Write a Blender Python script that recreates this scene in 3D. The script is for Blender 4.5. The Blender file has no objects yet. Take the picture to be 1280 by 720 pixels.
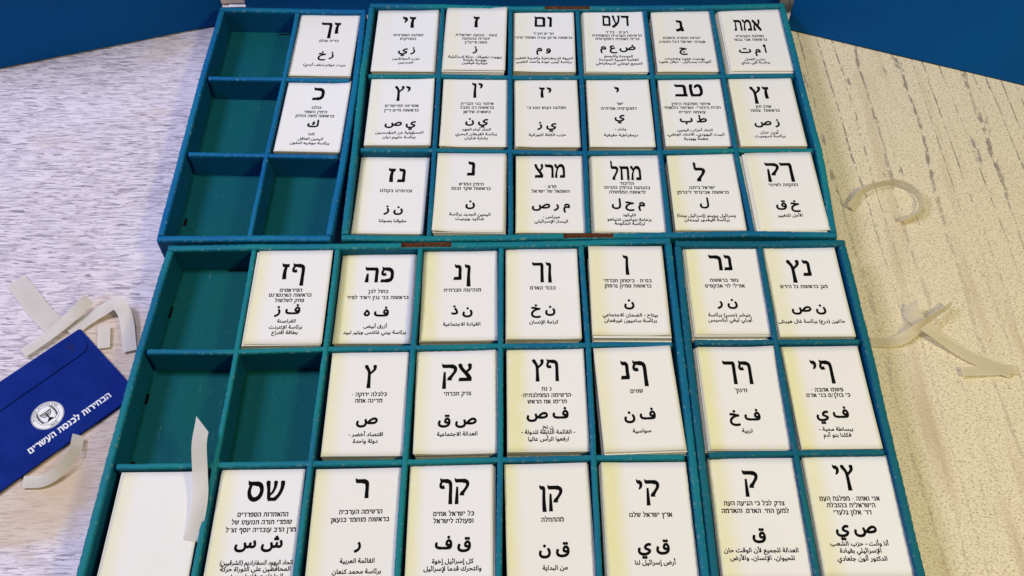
import bpy, bmesh, math, random
from mathutils import Vector, Matrix, noise
from mathutils.geometry import delaunay_2d_cdt

# ---------------------------------------------------------------- camera, world, lamps, exposure
S = bpy.context.scene
COL = S.collection
MM = 0.001
CAM_LOC=(-0.00058,-0.58130,0.76013)
CAM_ROT=(0.627648,-0.000105,-0.000861)
CAM_F=1264.101
cam = bpy.data.cameras.new('camera'); cam_o = bpy.data.objects.new('camera', cam)
COL.objects.link(cam_o); S.camera = cam_o
cam_o.location = CAM_LOC; cam_o.rotation_euler = CAM_ROT
cam.sensor_fit = 'HORIZONTAL'; cam.sensor_width = 36.0
cam.lens = CAM_F / 1280 * 36.0
cam.clip_start = 0.01; cam.clip_end = 50

w = bpy.data.worlds.new('World'); S.world = w; w.use_nodes = True
bg = w.node_tree.nodes['Background']
bg.inputs['Color'].default_value = (0.80, 0.86, 1.0, 1); bg.inputs['Strength'].default_value = 0.06

def lamp(name, loc, aim, size, watts, color):
    l = bpy.data.lights.new(name, 'AREA'); l.shape = 'RECTANGLE'; l.size, l.size_y = size
    l.energy = watts; l.color = color
    o = bpy.data.objects.new(name, l); COL.objects.link(o); o.location = loc
    o.rotation_euler = (Vector(aim) - Vector(loc)).to_track_quat('-Z', 'Y').to_euler()
    return o
lamp('window_light', (-1.35, 0.12, 1.55), (-0.05, 0.10, 0), (0.45, 0.45), 29, (0.77, 0.76, 1.0))
lamp('ceiling_light', (-0.45, 0.20, 2.2), (0, 0, 0), (0.35, 0.3), 19, (0.94, 0.92, 1.0))
lamp('warm_light', (1.05, -0.72, 1.40), (0.50, -0.15, 0), (0.3, 0.3), 19, (1.0, 0.88, 0.42))

S.view_settings.view_transform = 'Standard'; S.view_settings.look = 'None'
S.view_settings.exposure = -0.12; S.view_settings.gamma = 1.0
S.render.engine = 'CYCLES'

# ---------------------------------------------------------------- measured layout (millimetres)
TRAY_B=[[(-312.0,-9.1),(-316.5,-119.7),(-318.1,-226.9),(-318.4,-336.7)],
 [(-235.5,-7.3),(-234.6,-119.8),(-234.6,-225.6),(-234.9,-335.4)],
 [(-159.6,-6.9),(-159.0,-117.0),(-159.5,-224.2),(-159.8,-334.1)],
 [(-83.8,-5.6),(-84.4,-115.9),(-84.8,-222.9),(-85.2,-332.8)],
 [(-10.0,-4.7),(-9.9,-114.0),(-9.7,-220.9),(-10.0,-330.7)],
 [(63.2,-3.3),(65.1,-113.1),(64.6,-219.4),(64.2,-329.3)],
 [(143.3,-0.1),(143.3,-112.5),(142.7,-218.9),(142.3,-328.8)]]
TRAY_D=[[(152.2,-3.7),(150.3,-110.4),(150.1,-217.2),(149.3,-324.4)],
 [(227.3,-3.9),(226.0,-110.1),(225.7,-215.1),(224.9,-322.3)],
 [(303.1,-2.6),(303.3,-109.7),(302.0,-214.5),(301.2,-321.7)]]
TRAY_C=[[(-155.6,335.2),(-156.5,222.1),(-155.3,116.2),(-154.7,3.9)],
 [(-76.7,333.7),(-76.5,222.0),(-76.4,115.5),(-76.9,2.9)],
 [(-1.4,330.4),(-1.7,220.3),(-1.5,113.4),(-1.0,3.8)],
 [(73.2,330.4),(73.0,220.2),(72.1,111.7),(70.5,5.6)],
 [(147.9,331.0),(147.6,220.9),(146.6,112.7),(146.1,6.5)],
 [(222.4,332.0),(222.1,221.8),(221.3,114.8),(223.2,8.3)],
 [(301.4,335.4),(301.6,223.0),(302.9,114.8),(297.5,6.4)]]
TRAY_A=[[(-321.5,328.9),(-323.6,219.1),(-324.2,110.3),(-324.3,2.6)],
 [(-237.3,326.3),(-238.0,217.3),(-241.0,108.4),(-242.2,3.0)],
 [(-164.1,324.4),(-163.1,215.0),(-164.9,106.1),(-169.3,3.0)]]
SLIPS=[
('C00',-115.2,281.2,29.0,-0.0090,67.2,99.5,'זי',2.5,20.6,18.6,['מפלגת האזרחים', 'הוותיקים'],[8.4, 2.4],'ز ي',-16.5,['حزب المواطنين', 'المسنين'],[-29.8, -35.8]),
('C10',-39.0,279.6,33.0,-0.0197,66.0,101.3,'ז',0.5,18.0,18.1,['זהות - תנועה ישראלית', 'יהודית בהנהגת', 'משה פייגלין'],[5.2, -0.5, -6.5],'ز',-18.3,['زيهوت (هوية) - حركة إسرائيلية', 'يهودية بقيادة', 'موشيه فيغلين'],[-30.2, -35.1, -40.0]),
('C20',35.3,281.4,29.0,-0.0148,66.2,100.7,'ום',-0.6,21.9,17.3,['חד"ש תע"ל', 'בראשות איימן עודה ואחמד טיבי'],[10.6, 3.9],'و م',-15.5,['الجبهة الديمقراطية والعربية للتغيير', 'برئاسة أيمن عودة وأحمد الطيبي'],[-29.4, -35.2]),
('C30',112.5,281.0,29.0,-0.0113,67.0,101.3,'דעם',2.2,23.6,17.8,['רע"ם - בל"ד', 'הרשימה הערבית המאוחדת', 'ברית לאומית דמוקרטית'],[13.1, 7.5, 2.0],'ض ع م',-12.7,['الموحدة والتجمع', 'القائمة العربية الموحدة', 'التجمع الوطني الديمقراطي'],[-26.0, -31.7, -37.6]),
('C40',187.2,280.8,29.0,-0.0056,65.2,100.1,'ג',-2.3,15.0,18.9,['יהדות התורה והשבת', 'אגודת ישראל-דגל התורה'],[4.0, -2.3],'ج',-15.0,['يهدوت هتورا وهشبات', 'أغودات يسرائيل - ديغل هتورا'],[-29.8, -34.7]),
('C50',265.3,282.3,29.0,0.0057,67.2,101.1,'אמת',-5.9,14.4,20.0,['מפלגת העבודה', 'בראשות אבי גבאי'],[5.4, -0.4],'أ م ت',-18.6,['حزب العمل', 'برئاسة آفي جباي'],[-32.2, -37.5]),
('C01',-114.1,173.6,29.0,-0.0009,66.3,99.4,'יץ',1.2,20.2,14.9,['אחריות למייסדים', 'בראשות חיים דיין'],[6.4, -0.1],'ي ص',-19.2,['المسؤولية عن المؤسسين', 'برئاسة حاييم ديان'],[-32.2, -38.6]),
('C11',-38.3,172.3,29.0,-0.0055,67.2,101.1,'ין',2.7,26.2,14.5,['איחוד בני הברית', 'בראשות רב חובל', 'בשארה שליאן'],[10.8, 5.1, -1.1],'ي ن',-14.7,['اتحاد أبناء العهد', 'برئاسة القبطان البحري', 'بشارة شليان'],[-26.6, -33.1, -38.7]),
('C21',35.9,171.1,29.0,0.0039,65.2,99.6,'יז',-0.4,20.8,13.8,['מפלגת הגוש התנ"כי'],[6.0],'ي ز',-19.5,['حزب الكتلة التوراتية'],[-33.0]),
('C31',110.3,171.4,29.0,-0.0025,65.6,99.6,'י',-0.7,21.0,15.8,['ישר -', 'דמוקרטיה אמיתית'],[11.4, 4.5],'ي',-7.9,['يشار -', 'ديمقراطية حقيقية'],[-25.2, -33.7]),
('C41',186.0,172.3,29.0,-0.0002,65.8,98.6,'טב',-1.7,21.3,19.5,['איחוד מפלגות הימין', 'הבית היהודי- האיחוד הלאומי-', 'עוצמה יהודית'],[10.4, 4.8, -1.7],'ط ب',-13.0,['اتحاد أحزاب اليمين', 'البيت اليهودي، الاتحاد الوطني،', 'عظمة يهودية'],[-27.5, -33.5, -39.4]),
('C51',260.2,172.4,29.0,0.0067,66.2,100.0,'זץ',-1.8,17.9,17.8,['אורן חזן', 'בראשות "צומת"'],[6.3, 0.5],'ز ص',-17.3,['أورن حزان', 'برئاسة تسوميت'],[-31.0, -36.3]),
('C02',-116.0,64.2,24.0,-0.0209,67.2,97.3,'נז',4.0,15.7,18.4,['זכויותינו בקולנו'],[4.4],'ن ز',-19.5,['حقوقنا بصوتنا'],[-33.5]),
('C12',-40.2,60.5,32.0,-0.0148,66.8,99.5,'נ',1.1,20.5,18.6,['הימין החדש', 'בראשות שקד ובנט'],[9.4, 3.9],'ن',-15.7,['اليمين الجديد برئاسة', 'شاكيد وبينيت'],[-28.8, -34.2]),
('C22',36.4,60.4,29.0,-0.0057,65.2,97.3,'מרצ',0.7,20.3,17.9,['מרצ -', 'השמאל של ישראל'],[9.0, 2.9],'م ر ص',-15.4,['ميرتس -', 'اليسار الإسرائيلي'],[-29.3, -34.9]),
('C32',111.1,61.7,29.0,-0.0141,67.1,97.8,'מחל',-0.3,16.1,18.7,['הליכוד', 'בהנהגת בנימין נתניהו', 'לראשות הממשלה'],[11.7, 6.3, 0.5],'م ح ل',-14.6,['الليكود', 'بزعامة بنيامين نتنياهو', 'لرئاسة الحكومة'],[-28.4, -33.9, -38.9]),
('C42',185.7,64.8,29.0,-0.0013,66.2,99.1,'ל',-2.6,11.3,18.8,['ישראל ביתנו', 'בראשות אביגדור ליברמן'],[3.2, -2.8],'ل',-16.7,['يسرائيل بيتينو (إسرائيل بيتنا)', 'برئاسة أفيغدور ليبرمان'],[-32.1, -37.3]),
('C52',262.1,61.7,32.0,0.0114,65.2,99.8,'ךק',-1.5,18.3,18.0,['התקווה לשינוי'],[7.1],'خ ق',-18.5,['الأمل للتغيير'],[-31.3]),
('A10',-201.7,275.0,29.0,-0.0232,66.3,101.2,'זך',3.3,17.1,18.6,['ברית עולם'],[5.3],'ز خ',-17.7,['بريت عولام (حلف أبدي)'],[-33.6]),
('A11',-201.9,165.5,29.0,-0.0225,65.9,99.8,'כ',1.3,23.0,18.8,['כולנו', 'הימין השפוי', 'בראשות משה כחלון'],[12.0, 5.7, -0.0],'ك',-12.6,['كلنا', 'اليمين العاقل', 'برئاسة موشيه كحلون'],[-26.0, -32.6, -38.5]),
('B10',-196.7,-61.7,32.0,0.0059,67.2,101.3,'ףז',0.6,18.2,17.8,['הפיראטים', 'בראשות האינטרנט', 'פתק לשלשול'],[6.1, 0.7, -5.1],'ف ز',-16.3,['القراصنة', 'برئاسة الإنترنت', 'بطاقة اقتراع'],[-27.4, -33.7, -39.3]),
('B20',-122.0,-58.3,24.0,0.0010,67.2,97.3,'פה',2.2,17.1,17.4,['כחול לבן', 'בראשות בני גנץ ויאיר לפיד'],[7.0, 0.3],'ف ه',-16.7,['أزرق أبيض', 'برئاسة بيني غانتس ويئير لبيد'],[-31.0, -37.4]),
('B30',-46.5,-57.3,27.0,0.0113,67.2,97.9,'ןנ',2.2,16.6,17.4,['מנהיגות חברתית'],[5.3],'ن ذ',-18.0,['القيادة الاجتماعية'],[-31.9]),
('B40',27.3,-56.6,29.0,0.0028,65.2,98.4,'ןך',0.2,18.2,16.0,['כבוד האדם'],[5.5],'ن خ',-18.5,['كرامة الإنسان'],[-31.7]),
('B50',102.9,-55.7,33.0,-0.0082,67.2,97.5,'ן',0.2,22.8,15.7,['בט"ח - ביטחון חברתי', 'בראשות סמיון גרפמן'],[9.5, 3.8],'ن',-15.3,['بيتاح - الضمان الاجتماعي', 'برئاسة ساميون غيرفمان'],[-27.9, -33.8]),
('D00',191.6,-52.0,29.0,0.0004,66.2,98.3,'נר',-1.2,20.4,17.7,['גשר בראשות', 'אורלי לוי אבקסיס'],[9.3, 3.0],'ن ر',-15.8,['جيشر (جسر) برئاسة', 'أورلي ليفي أبكسيس'],[-28.9, -34.2]),
('D10',263.4,-54.3,29.0,0.0044,65.8,98.4,'נץ',-2.5,16.3,18.0,['מגן בראשות גל הירש'],[4.5],'ن ص',-19.6,['ماغين (درع) برئاسة غال هيرش'],[-33.5]),
('B21',-120.2,-168.0,29.0,0.0073,65.4,97.5,'ץ',1.8,20.5,15.9,['כלכלה ירוקה -', 'מדינה אחת'],[7.9, 1.9],'ص',-16.6,['اقتصاد أخضر -', 'دولة واحدة'],[-29.7, -35.8]),
('B31',-46.6,-165.8,29.0,0.0220,67.2,97.8,'צק',1.5,18.2,17.3,['צדק חברתי'],[6.3],'ص ق',-19.3,['العدالة الاجتماعية'],[-31.5]),
('B41',28.7,-163.9,29.0,0.0089,65.8,98.1,'ףץ',0.2,22.6,15.2,['נ נח', '-הרשימה הממלכתית-', 'תרימו את הראש'],[9.0, 2.9, -3.1],'ف ص',-15.6,['ن نح', '- القائمة التابعة للدولة -', 'ارفعوا الرأس عاليا'],[-26.9, -31.7, -37.9]),
('B51',103.7,-165.7,33.0,0.0405,65.5,98.1,'ףנ',-0.4,17.8,17.8,['שווים'],[6.3],'ف ن',-17.0,['سواسية'],[-31.0]),
('D01',191.1,-162.3,29.0,0.0008,65.2,97.3,'ףך',-0.7,18.4,16.3,['חינוך'],[5.8],'ف خ',-19.0,['تربية'],[-32.2]),
('D11',263.5,-162.2,29.0,0.0112,65.2,97.3,'ףי',-1.4,18.8,16.4,['פשוט אהבה -', 'כי כולן/ם בני אדם'],[6.3, 1.1],'ف ي',-16.9,['ببساطة محبة -', 'فكلنا بنو آدم'],[-31.0, -36.4]),
('B02',-272.9,-279.9,29.0,0.0065,67.2,99.3),
('B12',-195.5,-277.6,29.0,0.0113,65.5,99.3,'שס',4.2,22.7,17.2,['התאחדות הספרדים', 'שומרי תורה תנועתו של', 'מרן הרב עובדיה יוסף זצ"ל'],[11.7, 5.4, -0.8],'ش س',-12.0,['اتحاد اليهود السفاراديم (الشرقيين)', 'المحافظين على التوراة حركة', 'الحاخام عوفاديا يوسف'],[-26.9, -31.8, -37.3]),
('B22',-120.4,-277.1,29.0,0.0192,67.2,99.3,'ר',4.1,24.4,16.7,['הרשימה הערבית', 'בראשות מוחמד כנעאן'],[13.3, 6.9],'ر',-13.1,['القائمة العربية', 'برئاسة محمد كنعان'],[-26.2, -34.4]),
('B32',-47.5,-274.2,29.0,0.0134,65.2,99.3,'קף',2.6,22.9,14.4,['כל ישראל אחים', 'ופעולה לישראל'],[8.8, 2.9],'ق ف',-16.2,['كل إسرائيل إخوة', 'والتحرك قدما لإسرائيل'],[-29.3, -35.0]),
('B42',27.7,-273.0,29.0,0.0275,65.5,99.3,'קן',3.2,15.7,15.2,['מהתחלה'],[2.7],'ق ن',-21.6,['من البداية'],[-35.7]),
('B52',104.5,-271.8,29.0,0.0074,67.2,99.3,'קי',1.8,19.4,14.4,['ארץ ישראל שלנו'],[5.4],'ق ي',-20.6,['أرض إسرائيل لنا'],[-32.8]),
('D02',189.2,-268.2,29.0,-0.0015,67.2,99.3,'ק',-2.1,23.1,16.0,['צדק לכל כי הגיעה העת', 'למען החי, האדם, והאדמה'],[11.2, 5.0],'ق',-15.2,['العدالة للجميع لأن الوقت حان', 'للحيوان، الإنسان، والأرض'],[-27.0, -33.0]),
('D12',264.6,-265.8,29.0,0.0007,67.0,99.3,'ץי',-2.9,25.9,15.0,['אני ואתה - מפלגת העם', 'הישראלית בהובלת', "דר' אלון גלעדי"],[12.7, 7.1, 1.3],'ص ي',-12.3,['أنا وأنت - حزب الشعب', 'الإسرائيلي بقيادة', 'الدكتور ألون جلعادي'],[-24.2, -29.7, -35.9])]
ENV=[(-388.1,-76.6),(-322.6,-143.6),(-390.9,-216.7),(-421.9,-108.7),(-376.9,-99.6),(-413.8,-138.0),(-396.2,-166.2),(-382.7,-165.7),(-350.7,-152.2),(-396.7,-199.9),(-387.3,-93.2)]
SCR_L=[(-530.7,279.4),(-333.9,342.0),(-326.2,373.9),(-332.1,386.9)]
SCR_R=[(319.2,331.8),(524.2,253.5),(321.1,366.2),(327.1,386.4)]
SCR_C=[(-311.3,373.8),(313.1,380.6),(-313.3,386.9),(314.0,386.4)]
STRIP_W=[(-328.2,377.5),(-310.0,377.4),(-308.4,373.1),(-326.1,373.1)]
FRAME=[(-598.9,387.1),(599.7,386.2),(393.8,-304.0),(-394.3,-303.3),(-475.5,-29.4),(475.5,-30.2)]
RIB_LOOP=[(332.3,65.2),(348.9,85.0),(366.7,93.5),(384.7,95.6),(398.5,86.1),(402.0,70.4),(394.1,57.0),(376.1,49.9)]
RIB_A=[(320.3,-90.1),(335.8,-91.0),(351.1,-86.8),(369.5,-75.6),(385.3,-64.3),(399.6,-53.6)]
RIB_B=[(362.5,-52.7),(363.1,-66.0),(373.8,-81.6),(388.8,-93.6),(406.6,-107.0),(435.5,-121.9)]
RIB_C=[(392.1,-121.8),(420.6,-120.2),(442.1,-118.6)]
RIB_D=[(-432.4,-103.0),(-415.7,-86.1),(-398.8,-68.0),(-382.8,-50.3)]
RIB_D2=[(-462.7,-22.1),(-443.7,-42.2),(-429.0,-58.3),(-413.6,-72.4)]
RIB_E=[(-396.9,-81.0),(-384.5,-67.2),(-372.1,-58.4),(-358.3,-54.8),(-348.2,-67.2),(-338.9,-99.8)]
RIB_F=[(-367.6,-74.1),(-365.2,-84.5),(-363.1,-96.4)]
RIB_G=[(-397.7,-225.9),(-381.6,-225.2),(-368.6,-217.4),(-360.5,-203.0),(-361.6,-185.3)]
RIB_H=[(-358.9,-52.2),(-348.9,-74.2),(-340.3,-99.7),(-335.6,-108.1)]
RIB_V=[(-245.2,-198.2,49.0),(-245.5,-214.9,46.0),(-242.7,-235.3,40.0),(-239.9,-253.8,36.5),(-240.3,-271.8,33.0),(-242.8,-287.2,30.0)]

H = 34.0            # height of the tray rims over the table
FLOOR = 4.0         # height of the tray floors

rnd = random.Random(7)

# ---------------------------------------------------------------- materials
def mat(name, rough=0.6, color=(0.5, 0.5, 0.5), spec=0.4):
    m = bpy.data.materials.new(name); m.use_nodes = True
    b = m.node_tree.nodes['Principled BSDF']
    b.inputs['Base Color'].default_value = (*color, 1); b.inputs['Roughness'].default_value = rough
    b.inputs['Specular IOR Level'].default_value = spec
    return m, m.node_tree, b
def N(nt, kind, **k):
    n = nt.nodes.new(kind)
    for a, v in k.items():
        if a in n.inputs: n.inputs[a].default_value = v
        else: setattr(n, a, v)
    return n
def coord(nt, scale, rot=(0, 0, 0), kind='Object'):
    t = N(nt, 'ShaderNodeTexCoord'); mp = N(nt, 'ShaderNodeMapping')
    mp.inputs['Scale'].default_value = scale; mp.inputs['Rotation'].default_value = rot
    nt.links.new(t.outputs[kind], mp.inputs[0]); return mp.outputs[0]
def nz(nt, vec, scale, detail=3, rough=0.55, dist=0.0):
    n = N(nt, 'ShaderNodeTexNoise'); n.inputs['Scale'].default_value = scale
    n.inputs['Detail'].default_value = detail; n.inputs['Roughness'].default_value = rough
    n.inputs['Distortion'].default_value = dist
    nt.links.new(vec, n.inputs['Vector']); return n.outputs['Fac']
def ramp(nt, fac, stops):
    r = N(nt, 'ShaderNodeValToRGB'); e = r.color_ramp.elements
    while len(e) < len(stops): e.new(0.5)
    for el, (p, c) in zip(e, stops):
        el.position = p; el.color = (*c, 1) if len(c) == 3 else c
    nt.links.new(fac, r.inputs[0]); return r.outputs[0]
def grey(nt, fac, a, b): return ramp(nt, fac, [(a, (0, 0, 0)), (b, (1, 1, 1))])
def mix(nt, fac, a, b):
    m = N(nt, 'ShaderNodeMix', data_type='RGBA')
    for v, i in ((fac, 0), (a, 6), (b, 7)):
        if hasattr(v, 'node'): nt.links.new(v, m.inputs[i])
        elif isinstance(v, tuple): m.inputs[i].default_value = (*v, 1)
        else: m.inputs[i].default_value = v
    return m.outputs[2]
def mul(nt, a, b):
    m = N(nt, 'ShaderNodeMath', operation='MULTIPLY')
    for v, i in ((a, 0), (b, 1)):
        if hasattr(v, 'node'): nt.links.new(v, m.inputs[i])
        else: m.inputs[i].default_value = v
    return m.outputs[0]
def bump(nt, b, fac, strength, dist=0.0005):
    n = N(nt, 'ShaderNodeBump'); n.inputs['Strength'].default_value = strength; n.inputs['Distance'].default_value = dist
    nt.links.new(fac, n.inputs['Height']); nt.links.new(n.outputs[0], b.inputs['Normal'])
def attr(nt, name):
    a = N(nt, 'ShaderNodeAttribute', attribute_name=name); return a

def board_material(name, teal, blue, scuff, rim2=None):
    # painted corrugated board; the attribute "wear" is 1 along the worn folded edges, "rim" is 1 on the folded top
    m, nt, b = mat(name, 0.6, spec=0.12)
    v = coord(nt, (1, 1, 1))
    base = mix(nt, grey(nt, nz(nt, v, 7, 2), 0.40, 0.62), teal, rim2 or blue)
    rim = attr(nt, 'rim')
    body = mix(nt, grey(nt, nz(nt, v, 9, 2), 0.38, 0.6), blue, tuple(c * 0.8 for c in blue))  # upright faces: a blue reflection is put into their colour
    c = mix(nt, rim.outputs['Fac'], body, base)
    c = mix(nt, mul(nt, grey(nt, nz(nt, v, 260, 4, 0.65), 0.30, 0.75), 0.22), c, tuple(x * 0.55 for x in teal))
    wear = attr(nt, 'wear')
    k = mul(nt, wear.outputs['Fac'], grey(nt, nz(nt, v, 260, 3, 0.6), 0.57, 0.68))
    c = mix(nt, mul(nt, k, 0.42), c, scuff)
    nt.links.new(c, b.inputs['Base Color'])
    bump(nt, b, nz(nt, v, 300, 3), 0.35)
    return m
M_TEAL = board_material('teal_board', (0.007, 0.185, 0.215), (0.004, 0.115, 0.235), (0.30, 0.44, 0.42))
M_BLUE = board_material('teal_board_cool_cast', (0.005, 0.150, 0.290), (0.003, 0.105, 0.290), (0.24, 0.44, 0.50))  # far left tray: the bluish light there is painted into the board
M_BLUER = board_material('teal_board_blue_cast_sides', (0.006, 0.125, 0.150), (0.002, 0.110, 0.300), (0.25, 0.38, 0.38), (0.004, 0.10, 0.17))  # near right tray: blue cast on its walls painted as side colour
M_TEALBLUE = board_material('teal_board_blue_cast_rims', (0.004, 0.125, 0.200), (0.003, 0.105, 0.225), (0.25, 0.40, 0.42), (0.003, 0.100, 0.225))  # long dividers of the wide far tray: reflected blue painted into the rims
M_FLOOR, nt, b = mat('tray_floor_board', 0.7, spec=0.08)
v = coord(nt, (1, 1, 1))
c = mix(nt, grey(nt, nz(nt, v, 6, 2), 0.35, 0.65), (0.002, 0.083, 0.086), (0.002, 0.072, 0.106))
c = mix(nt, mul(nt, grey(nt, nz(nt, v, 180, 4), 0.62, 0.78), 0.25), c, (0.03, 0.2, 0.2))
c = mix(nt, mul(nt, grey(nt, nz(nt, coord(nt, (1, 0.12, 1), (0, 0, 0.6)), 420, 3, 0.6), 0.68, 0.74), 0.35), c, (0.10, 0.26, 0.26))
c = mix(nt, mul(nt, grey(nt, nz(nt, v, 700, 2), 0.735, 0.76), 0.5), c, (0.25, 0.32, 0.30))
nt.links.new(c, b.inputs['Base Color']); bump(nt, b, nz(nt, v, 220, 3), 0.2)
M_BROWN, nt, b = mat('raw_brown_cardboard', 0.85, spec=0.1)
v = coord(nt, (1, 1, 1))
nt.links.new(ramp(nt, nz(nt, v, 350, 4), [(0.3, (0.035, 0.012, 0.006)), (0.7, (0.12, 0.045, 0.02))]), b.inputs['Base Color'])

def paper_material(name, white, cream):
    # the attribute "edge" is 1 along the left edge of a slip, where a cream tint is painted
    m, nt, b = mat(name, 0.72, spec=0.2)
    v = coord(nt, (1, 1, 1))
    info = N(nt, 'ShaderNodeObjectInfo')
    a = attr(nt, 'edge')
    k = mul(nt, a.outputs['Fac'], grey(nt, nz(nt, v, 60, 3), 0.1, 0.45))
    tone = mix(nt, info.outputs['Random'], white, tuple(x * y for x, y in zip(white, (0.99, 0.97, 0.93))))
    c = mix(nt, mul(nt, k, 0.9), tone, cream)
    c = mix(nt, mul(nt, grey(nt, nz(nt, v, 25, 3), 0.35, 0.75), 0.10), c, tuple(x * 0.86 for x in white))
    nt.links.new(c, b.inputs['Base Color'])
    bump(nt, b, nz(nt, v, 500, 3), 0.08)
    return m
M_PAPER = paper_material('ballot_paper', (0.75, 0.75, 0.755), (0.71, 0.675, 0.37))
M_PILE, nt, b = mat('paper_stack_edge', 0.8, spec=0.15)
v = coord(nt, (4, 4, 1))
nt.links.new(ramp(nt, nz(nt, v, 900, 2), [(0.3, (0.55, 0.53, 0.48)), (0.7, (0.76, 0.74, 0.69))]), b.inputs['Base Color'])
M_DARK, nt, b = mat('dark_cardboard', 0.9, (0.006, 0.006, 0.006), 0.05)
M_GREYBROWN, nt, b = mat('grey_brown_sheet', 0.8, (0.30, 0.24, 0.20), 0.1)
M_INK, nt, b = mat('black_ink', 0.9, (0.004, 0.004, 0.004), 0.05)
M_INKS, nt, b = mat('black_small_print', 0.9, (0.003, 0.003, 0.003), 0.05)

def band_material(name, c0, c1, tcol, k):
    m, nt, b = mat(name, 0.5, spec=0.3)
    v = coord(nt, (1, 1, 1))
    nt.links.new(ramp(nt, nz(nt, v, 50, 4), [(0.3, c0), (0.7, c1)]), b.inputs['Base Color'])
    bump(nt, b, nz(nt, v, 160, 3), 0.3)
    tl = N(nt, 'ShaderNodeBsdfTranslucent'); tl.inputs['Color'].default_value = (*tcol, 1)
    tp = N(nt, 'ShaderNodeBsdfTransparent')
    m1 = N(nt, 'ShaderNodeMixShader'); m1.inputs[0].default_value = 0.35
    m2 = N(nt, 'ShaderNodeMixShader'); m2.inputs[0].default_value = k
    nt.links.new(b.outputs[0], m1.inputs[1]); nt.links.new(tl.outputs[0], m1.inputs[2])
    nt.links.new(m1.outputs[0], m2.inputs[1]); nt.links.new(tp.outputs[0], m2.inputs[2])
    nt.links.new(m2.outputs[0], nt.nodes['Material Output'].inputs['Surface'])
    return m
M_RIBBON = band_material('white_paper_band', (0.76, 0.73, 0.68), (0.82, 0.80, 0.78), (0.8, 0.77, 0.70), 0.24)
M_RIBBON_WARM = band_material('cream_paper_band', (0.78, 0.71, 0.53), (0.82, 0.76, 0.60), (0.8, 0.72, 0.5), 0.42)
M_SCREEN, nt, b = mat('blue_screen_board', 0.6, spec=0.08)
v = coord(nt, (1, 1, 1))
c = mix(nt, grey(nt, nz(nt, v, 8, 3), 0.3, 0.7), (0.0002, 0.076, 0.31), (0.0002, 0.092, 0.34))
c = mix(nt, mul(nt, grey(nt, nz(nt, coord(nt, (3, 3, 0.6)), 60, 5, 0.7), 0.66, 0.75), 0.25), c, (0.03, 0.13, 0.2))
nt.links.new(c, b.inputs['Base Color']); bump(nt, b, nz(nt, v, 90, 3), 0.15)

M_ENV, nt, b = mat('royal_blue_paper', 0.7, spec=0.06)
v = coord(nt, (1, 1, 1))
nt.links.new(ramp(nt, nz(nt, v, 40, 4), [(0.3, (0.002, 0.014, 0.150)), (0.7, (0.004, 0.022, 0.205))]), b.inputs['Base Color'])
bump(nt, b, nz(nt, v, 26, 4, 0.6), 0.55, 0.004)
M_ENVINK, nt, b = mat('dark_blue_ink', 0.6, (0.004, 0.008, 0.06), 0.2)
M_WHITE, nt, b = mat('white_print', 0.6, (0.74, 0.75, 0.78), 0.2)

# table covers: left one has fine streaks running across, right one a bark pattern running away from the camera
M_TL, nt, b = mat('grey_streaked_cover', 0.5, spec=0.3)
v1 = coord(nt, (1, 1, 1))
s1 = nz(nt, coord(nt, (58, 500, 1), (0, 0, math.radians(-3))), 1.0, 4, 0.7, 0.9)
s2 = nz(nt, coord(nt, (26, 190, 1), (0, 0, math.radians(-2))), 1.0, 4, 0.6, 0.5)
c = ramp(nt, s1, [(0.39, (0.23, 0.205, 0.26)), (0.45, (0.42, 0.38, 0.45)), (0.50, (0.65, 0.60, 0.67)), (0.70, (0.69, 0.655, 0.73))])
c = mix(nt, mul(nt, grey(nt, s2, 0.48, 0.62), 0.55), c, (0.42, 0.385, 0.47))
c = mix(nt, mul(nt, grey(nt, nz(nt, v1, 7, 3), 0.52, 0.7), 0.35), c, (0.74, 0.70, 0.80))
c = mix(nt, mul(nt, grey(nt, nz(nt, coord(nt, (1, 1, 1)), 11, 2), 0.60, 0.72), 0.4), c, (0.56, 0.46, 0.36))
for (px, py, rad) in ((-0.350, -0.205, 0.055), (-0.362, -0.088, 0.045), (-0.385, -0.24, 0.04)):     # tan patches beside the envelope
    dn = N(nt, 'ShaderNodeVectorMath', operation='DISTANCE'); dn.inputs[1].default_value = (px, py, 0)
    nt.links.new(v1, dn.inputs[0])
    ad = N(nt, 'ShaderNodeMath', operation='MULTIPLY_ADD'); ad.inputs[1].default_value = -0.07
    nt.links.new(nz(nt, v1, 22, 4), ad.inputs[0]); nt.links.new(dn.outputs['Value'], ad.inputs[2])
    c = mix(nt, mul(nt, ramp(nt, ad.outputs[0], [(max(0.0, rad * 0.55 - 0.035), (1, 1, 1)), (rad * 1.25 - 0.035, (0, 0, 0))]), 0.6), c, (0.50, 0.37, 0.22))
nt.links.new(c, b.inputs['Base Color']); bump(nt, b, s1, 0.2)
M_TR, nt, b = mat('cream_bark_cover', 0.5, spec=0.2)
sp = nz(nt, coord(nt, (520, 800, 1), (0, 0, math.radians(28))), 1.0, 3, 0.6, 0.8)
c = ramp(nt, sp, [(0.33, (0.36, 0.28, 0.18)), (0.425, (0.55, 0.47, 0.33)), (0.51, (0.70, 0.625, 0.46)), (0.8, (0.76, 0.685, 0.49))])
wv = N(nt, 'ShaderNodeTexWave', wave_type='BANDS', bands_direction='X')
for k_, v_ in (('Scale', 15.0), ('Distortion', 3.6), ('Detail', 5.0), ('Detail Scale', 1.6), ('Detail Roughness', 0.62)): wv.inputs[k_].default_value = v_
wob = N(nt, 'ShaderNodeVectorMath', operation='MULTIPLY_ADD'); wob.inputs[1].default_value = (0.075, 0, 0)
nn_ = N(nt, 'ShaderNodeTexNoise'); nn_.inputs['Scale'].default_value = 1.0; nn_.inputs['Detail'].default_value = 1
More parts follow.
